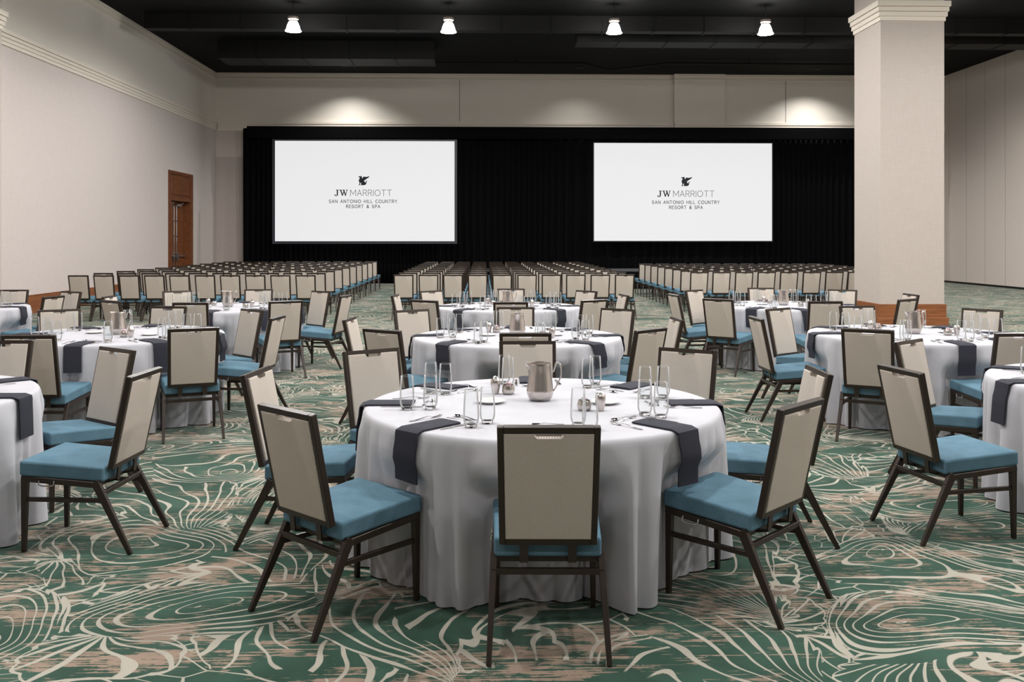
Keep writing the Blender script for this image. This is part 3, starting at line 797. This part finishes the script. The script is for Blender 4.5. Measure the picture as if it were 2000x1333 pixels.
for ti, (tk, (X0, Y0, nm)) in enumerate(TABLES.items()):
    # table below the cloth
    if table_first is None:
        table_first = empty('round_table')
        bm = BM(); lathe(bm, [(0, .722), (.89, .722), (.905, .726), (.905, .742), (.89, .746), (0, .746)], 64); new('tabletop', bm, 'table_ply', table_first, smooth='auto')
        for sx in (-1, 1):
            bm = BM(); tube(bm, [(sx * .35, -.3, 0), (sx * .35, -.3, .70), (sx * .35, -.25, .722)], .014, 8); tube(bm, [(sx * .35, .3, 0), (sx * .35, .3, .70), (sx * .35, .25, .722)], .014, 8); bar(bm, (sx * .35, -.3, .2), (sx * .35, .3, .2), .02, .02)
            new('leg', bm, 'frame', table_first)
    put(table_first, (X0, Y0, 0), 0, 'round table under its grey cloth, the %s' % nm, 'table', 'round banquet tables')
    rf = cloth_fn(tk, 11 + ti * 7); CLOTH[tk] = rf
    bm = BM(); NA = 360; zs = [TH - .001, TH - .004, TH - .011, TH - .022, TH - .04, .70, .66, .62, .58, .54, .50, .46, .42, .37, .32, .27, .22, .17, .12, .08, .04, .008]
    rings = []
    for rr in (.3, .6, .8, .87, .895):
        rings.append([bm.verts.new((rr * math.cos(2 * PI * k / NA), rr * math.sin(2 * PI * k / NA), TH)) for k in range(NA)])
    edge = {0: .905, 1: .913, 2: .920, 3: .925, 4: .928}
    for j, z in enumerate(zs):
        row = []
        for k in range(NA):
            a = 2 * PI * k / NA
            q = rf(a, z)
            if j in edge: q = edge[j] + (q - .928) * (j / 5.)
            row.append(bm.verts.new((q * math.cos(a), q * math.sin(a), z)))
        rings.append(row)
    c0 = bm.verts.new((0, 0, TH))
    for k in range(NA): bm.faces.new((c0, rings[0][k], rings[0][(k + 1) % NA]))
    for A, B in zip(rings, rings[1:]):
        for k in range(NA): bm.faces.new((A[k], A[(k + 1) % NA], B[(k + 1) % NA], B[k])[::-1])
    o = new('tablecloth', bm, 'linen', smooth=True, loc=(X0, Y0, 0))
    tag(o, 'pale grey floor-length tablecloth over the %s' % nm, 'tablecloth', 'grey tablecloths')

# ------------------------------------------------------------------ tableware prototypes
gw = empty('drinking_glass')
bm = BM(); lathe(bm, [(.029, .014), (.0345, .026), (.037, .045), (.0365, .075), (.0345, .115), (.0315, .1695), (.0308, .1708), (.0303, .1695), (.0333, .115), (.0353, .075), (.0358, .046), (.033, .027), (.027, .0146)], 28)
new('glass_bowl', bm, 'glass', gw, smooth=True)
bm = BM(); lathe(bm, [(0, 0), (.026, 0), (.0275, .003), (.0292, .0138), (.0, .0135)], 8); new('glass_foot', bm, 'glass_solid', gw)

pitcher = empty('water_pitcher')
def fl(a, z): return .035 * abs(math.cos(a * 9)) * (1 if .055 < z < .19 else 0)
bm = BM(); lathe(bm, [(0, .002), (.052, .002), (.056, .006), (.064, .018), (.070, .035), (.0715, .048), (.070, .056), (.069, .06), (.0665, .085), (.063, .11), (.0595, .14), (.057, .165), (.0565, .185), (.0572, .198), (.0565, .2), (.0555, .196), (.055, .15), (.06, .06), (.055, .02), (0, .015)], 54, fl)
for v in bm.verts:            # pull out the pouring lip on the -x side
    if v.co.z > .15 and v.co.x < 0:
        a = abs(math.atan2(v.co.y, -v.co.x))
        if a < .5: k = (1 - a / .5) * ((v.co.z - .15) / .05); v.co.x -= .028 * k; v.co.z += .004 * k
new('body', bm, 'steel', pitcher, smooth='auto')
bm = BM(); tube(bm, [(.055, 0, .155), (.063, 0, .150), (.072, 0, .155), (.078, 0, .175), (.083, 0, .195), (.094, 0, .203), (.106, 0, .195), (.112, 0, .175), (.113, 0, .150), (.111, 0, .125), (.104, 0, .108), (.088, 0, .075), (.072, 0, .048)], [.005, .0048, .0048, .0048, .0048, .0048, .0048, .0048, .0045, .004, .004, .0038, .0035], 8)
tube(bm, [(.108, -.010, .118), (.108, .010, .118)], .004, 8)
new('handle', bm, 'steel', pitcher, smooth=True)

def fl2(a, z): return .05 * abs(math.cos(a * 6))
shaker = empty('salt_shaker')
bm = BM(); lathe(bm, [(0, 0), (.017, 0), (.021, .02), (.0255, .045), (.0265, .06), (.0245, .078), (.018, .087)], 36, fl2); new('body', bm, 'steel', shaker, smooth='auto')
bm = BM(); lathe(bm, [(.018, .087), (.015, .094), (.008, .099), (0, .1)], 24); new('cap', bm, 'chrome', shaker, smooth=True)
bowl = empty('sugar_bowl')
bm = BM(); lathe(bm, [(0, 0), (.024, 0), (.030, .004), (.0345, .016), (.035, .028), (.031, .045), (.0285, .052), (.027, .052), (.029, .042), (.032, .027), (.028, .008), (0, .005)], 36, fl2); new('body', bm, 'steel', bowl, smooth='auto')
plate = BM(); lathe(plate, [(0, .002), (.045, .002), (.05, 0), (.055, .003), (.075, .0115), (.079, .014), (.078, .0155), (.055, .0065), (0, .005)], 36)
plate = new('side_plate', plate, 'porcelain', smooth=True)
# cutlery: lying along +y, tip at +y
def knife_bm():
    bm = BM(); pts = [(-.006, 0), (.006, 0), (.0055, .05), (.0042, .095), (.004, .105), (.009, .115), (.0095, .17), (.007, .2), (.001, .218), (-.004, .215), (-.0048, .105), (-.0052, .05)]
    A = [bm.verts.new((x, y, .0045)) for x, y in pts]; B = [bm.verts.new((x, y, .001)) for x, y in pts]
    bm.faces.new(A); bm.faces.new(B[::-1])
    for i in range(len(pts)): j = (i + 1) % len(pts); bm.faces.new((A[j], A[i], B[i], B[j]))
    return bm
def handle_strip(bm, pts):
    A = []; B = []
    for y, w_, z in pts:
        A.append((bm.verts.new((-w_, y, z + .0012)), bm.verts.new((w_, y, z + .0012)))); B.append((bm.verts.new((-w_, y, z - .0012)), bm.verts.new((w_, y, z - .0012))))
    for i in range(len(pts) - 1):
        bm.faces.new((A[i][0], A[i][1], A[i + 1][1], A[i + 1][0])); bm.faces.new((B[i][0], B[i + 1][0], B[i + 1][1], B[i][1]))
        bm.faces.new((A[i][0], A[i + 1][0], B[i + 1][0], B[i][0])); bm.faces.new((A[i][1], B[i][1], B[i + 1][1], A[i + 1][1]))
    bm.faces.new((A[0][0], B[0][0], B[0][1], A[0][1])); bm.faces.new((A[-1][0], A[-1][1], B[-1][1], B[-1][0]))
def fork_bm(s_=1.):
    bm = BM()
    handle_strip(bm, [(0, .005, .0014), (.03, .0065, .002), (.07, .004, .006), (.11, .0028, .011), (.13, .003, .009), (.142, .010, .004), (.152, .0122, .002)])
    for x in (-.0102, -.0034, .0034, .0102):
        bar(bm, (x, .151, .0022), (x * .95, .175, .0028), .0036, .0022); bar(bm, (x * .95, .175, .0028), (x * .93, .198, .009), .0036, .0022, .0018, .0015)
    for v in bm.verts: v.co *= s_
    return bm
def spoon_bm(s_=1.):
    bm = BM()
    handle_strip(bm, [(0, .006, .0014), (.03, .0065, .002), (.07, .0036, .007), (.11, .0028, .011), (.133, .0032, .008)])
    n_, m_ = 20, 5; rings = []
    for j in range(m_ + 1):
        t_ = j / m_
        rings.append([bm.verts.new((.0195 * t_ * math.sin(2 * PI * k / n_), .161 + .031 * t_ * math.cos(2 * PI * k / n_) - .004 * (1 - t_), .0018 + .0075 * t_ * t_)) for k in range(n_)] if j else [bm.verts.new((0, .157, .0015))])
    for k in range(n_): bm.faces.new((rings[0][0], rings[1][k], rings[1][(k + 1) % n_]))
    for A, B in zip(rings[1:], rings[2:]):
        for k in range(n_): bm.faces.new((A[k], B[k], B[(k + 1) % n_], A[(k + 1) % n_]))
    for v in bm.verts: v.co *= s_
    return bm
knife = new('table_knife', knife_bm(), 'cutlery'); fork = new('dinner_fork', fork_bm(), 'cutlery', smooth='auto')
dfork = new('dessert_fork', fork_bm(.82), 'cutlery', smooth='auto'); spoon = new('dessert_spoon', spoon_bm(.85), 'cutlery', smooth='auto')
pk = BM(); box(pk, -.016, .016, -.0015, .0015, 0, .055); packet = new('sugar_packet', pk, 'packet')
pk = BM(); box(pk, -.016, .016, -.0015, .0015, 0, .055); packet_w = new('sugar_packet', pk, 'packet_white')

def napkin(tk, a, label):
    rf = CLOTH[tk]; bm = BM(); hw_ = .072
    rr = random.Random(hash((tk, a)) & 0xff if False else int(a) * 7 + ord(tk[0]) + ord(tk[1]) * 3)
    skew = rr.uniform(-.03, .06); drop = .20 + rr.uniform(0, .05); tw = rr.uniform(-.12, .12)
    path = []          # (radial, z)
    for t_ in range(7): path.append((.665 + t_ * (.905 - .665) / 6, TH + .002))
    H = []
    for z in (TH - .006, TH - .02, TH - .05, TH - .09, TH - .13, TH - .17, TH - drop):
        q = max(rf(a + d_, z) * math.cos(d_) for d_ in (-.115, -.09, -.06, -.03, 0, .03, .06, .09, .115))
        q = max(q, .928); path.append((q + .009, z))
    NW = 6; top, bot = [], []
    ca, sa = math.cos(a), math.sin(a)
    for i, (r_, z) in enumerate(path):
        # thickness direction
        hang = i >= 7
        k = i / (len(path) - 1)
        rt, rb = [], []
        for j in range(NW + 1):
            u = (j / NW * 2 - 1) * hw_ * (1 + .12 * (1 - k) * 0) + skew * (k - .5) * 2
            rad = r_
            if hang or r_ > .86:           # stay outside the curved rim
                lim = math.sqrt(max(0, .913 ** 2 - u * u)) if not hang else rad
                rad = min(rad, lim + .01) if not hang else rad
            zz = z + (tw * u * .5 * max(0, i - 8) / 5 if hang else 0)
            th = .010 if j not in (0, NW) else .007
            if not hang: p0 = (rad, z); p1 = (rad, z + th)
            else:
                f_ = min(1, (i - 6) / 2); p0 = (rad, zz); p1 = (rad + th * f_, zz + th * (1 - f_))
            rb.append(bm.verts.new((ca * p0[0] - sa * u, sa * p0[0] + ca * u, p0[1]))); rt.append(bm.verts.new((ca * p1[0] - sa * u, sa * p1[0] + ca * u, p1[1])))
        top.append(rt); bot.append(rb)
    for i in range(len(path) - 1):
        for j in range(NW):
            bm.faces.new((top[i][j], top[i + 1][j], top[i + 1][j + 1], top[i][j + 1])); bm.faces.new((bot[i][j], bot[i][j + 1], bot[i + 1][j + 1], bot[i + 1][j]))
        bm.faces.new((top[i][0], bot[i][0], bot[i + 1][0], top[i + 1][0])); bm.faces.new((top[i][NW], top[i + 1][NW], bot[i + 1][NW], bot[i][NW]))
    for j in range(NW):
        bm.faces.new((top[0][j], top[0][j + 1], bot[0][j + 1], bot[0][j])); bm.faces.new((top[-1][j], bot[-1][j], bot[-1][j + 1], top[-1][j + 1]))
    X0, Y0, nm = TABLES[tk]
    o = new('napkin', bm, 'napkin', smooth='auto', loc=(X0, Y0, 0))
    tag(o, label, 'napkin', 'folded charcoal napkins hanging over the table edges')
G_ = {'knife': 'table knives at the place settings', 'fork': 'dinner forks at the place settings', 'df': 'dessert forks at the place settings', 'sp': 'dessert spoons at the place settings', 'gl': 'drinking glasses on the tables'}
rj = random.Random(5)
for tk, (X0, Y0, nm) in TABLES.items():
    for deg, sn in SEATN.items():
        a = math.radians(deg + {270: 0, 225: 2, 315: -3}.get(deg, 0)) + rj.uniform(-.02, .02)
        er = Vector((math.cos(a), math.sin(a), 0)); rt_ = Vector((-math.sin(a), math.cos(a), 0)) * 1.0   # diner's right
        # diner faces -er ; right hand = rotate(-er, -90deg)
        f_ = -er; rt_ = Vector((f_.y, -f_.x, 0))
        base = Vector((X0, Y0, TH + .0005))
        def P(rad, right): return base + er * rad + rt_ * right
        def vis(p): return in_view(p.x, p.y, p.z, 250)
        where = '%s seat, %s' % (sn, nm)
        if vis(P(.9, 0)): napkin(tk, a, 'charcoal folded napkin hanging over the edge, %s' % where)
        rz_in = math.atan2(f_.y, f_.x) - PI / 2
        p = P(.81 + rj.uniform(-.01, .02), .095)
        if vis(p): put(knife, p, rz_in + rj.uniform(-.08, .08), 'steel table knife right of the napkin, %s' % where, 'knife', G_['knife'])
        p = P(.80 + rj.uniform(-.01, .02), -.145)
        if vis(p): put(fork, p, rz_in + rj.uniform(-.1, .1), 'steel dinner fork left of the napkin, %s' % where, 'fork', G_['fork'])
        p = P(.555, .07)
        if vis(p): put(spoon, p, rz_in + PI / 2 + rj.uniform(-.15, .15), 'small spoon laid crosswise above the napkin, %s' % where, 'spoon', G_['sp'])
        p = P(.60, -.09)
        if vis(p): put(dfork, p, rz_in - PI / 2 + rj.uniform(-.15, .15), 'small fork laid crosswise above the napkin, %s' % where, 'fork', G_['df'])
        for q, (rad, rg, wd) in enumerate(((.675, .165, 'outer'), (.575, .145, 'inner'))):
            p = P(rad + rj.uniform(-.012, .012), rg + rj.uniform(-.015, .015))
            if vis(p): put(gw, p, rj.uniform(0, 3), '%s one of two clear drinking glasses, %s' % (wd, where), 'glass', G_['gl'])
    # centre pieces
    jr = 0 if tk == 'C1' else rj.uniform(-.35, .35)
    def Cn(x, y): return Vector((X0 + x * math.cos(jr) - y * math.sin(jr), Y0 + x * math.sin(jr) + y * math.cos(jr), TH + .0005))
    for proto, x, y, lb, ct, gp, rz in (
        (pitcher, .0, .10 if tk == 'C1' else .0, 'fluted steel water pitcher in the middle of the %s', 'pitcher', 'steel water pitchers', .0 if tk != 'C2' else 1.6),
        (shaker, -.236, .31, 'slim fluted steel shaker behind the pitcher on the %s', 'shaker', 'steel shakers', 0),
        (bowl, -.165, .30, 'fluted steel sugar bowl behind the pitcher on the %s', 'bowl', 'steel sugar bowls', 0),
        (bowl, .205, -.20, 'fluted steel sugar bowl before the pitcher on the %s', 'bowl', 'steel sugar bowls', 0),
        (shaker, .285, -.215, 'slim fluted steel shaker in front of the pitcher on the %s', 'shaker', 'steel shakers', 0),
        (plate, -.265, .03, 'small white side plate left of the pitcher on the %s', 'plate', 'white side plates', 0),
        (plate, .335, -.01, 'small white side plate right of the pitcher on the %s', 'plate', 'white side plates', 0)):
        p = Cn(x, y)
        if in_view(p.x, p.y, p.z, 250):
            put(proto, p, rz if proto is pitcher else rj.uniform(0, 6), lb % nm, ct, gp)
            if proto is bowl and tk in ('C1', 'C2', 'L2', 'R2'):
                fb_ = 'behind' if y > 0 else 'in front of'
                for q in range(4):
                    pp = p + Vector((-.012 + q * .008, rj.uniform(-.004, .004), .012))
                    put(packet if q % 2 else packet_w, pp, PI / 2 + rj.uniform(-.25, .25), '%s %s sugar packet in the bowl %s the pitcher, %s' % ('left' if q < 2 else 'right', 'pink' if q % 2 else 'white', fb_, nm), 'sugar packet', 'sugar packets')

# ------------------------------------------------------------------ theatre rows
def block(name, rows_, spacing, y_first, y_last, xl_first, xl_last, n_first, ncols, rowname, colname):
    for r_ in range(rows_):
        t_ = r_ / (rows_ - 1)
        y = y_first + (y_last - y_first) * t_
        xl = xl_first + (xl_last - xl_first) * t_
        for c in range(ncols(r_)):
            x = xl + c * spacing + rj.uniform(-.003, .003)
            if not (in_view(x, y, .6, 40)): continue
            proto = chair if r_ == 0 else far_chair
            put(proto, (x, y + .347 + rj.uniform(-.01, .01), 0), rj.uniform(-.008, .008), 'beige-backed chair, %s, %s, %s block' % (rowname(r_), colname(c, ncols(r_)), name), 'chair', 'theatre-style chairs in the %s block' % name)
ORD = ['first', 'second', 'third', 'fourth', 'fifth', 'sixth', 'seventh', 'eighth', 'ninth', 'tenth', 'eleventh', 'twelfth']
def rn(r_): return 'row nearest the tables' if r_ == 0 else '%s row from the tables' % ORD[r_]
block('left', 10, .492, 18.4, 29.4, -7.985, -8.05, 0, lambda r_: 10, rn, lambda c, n_: '%s from the left end' % ORD[c] if c < 9 else 'at the right end')
block('centre', 10, .492, 18.55, 28.9, -1.64, -1.67, 0, lambda r_: 10, rn, lambda c, n_: '%s from the left end' % ORD[c])
block('right', 8, .492, 19.9, 26.6, 4.6, 4.6, 0, lambda r_: 11, rn, lambda c, n_: '%s from the left end' % ORD[c])
for o in list(bpy.data.objects):
    if 'used' in o: del o['used']
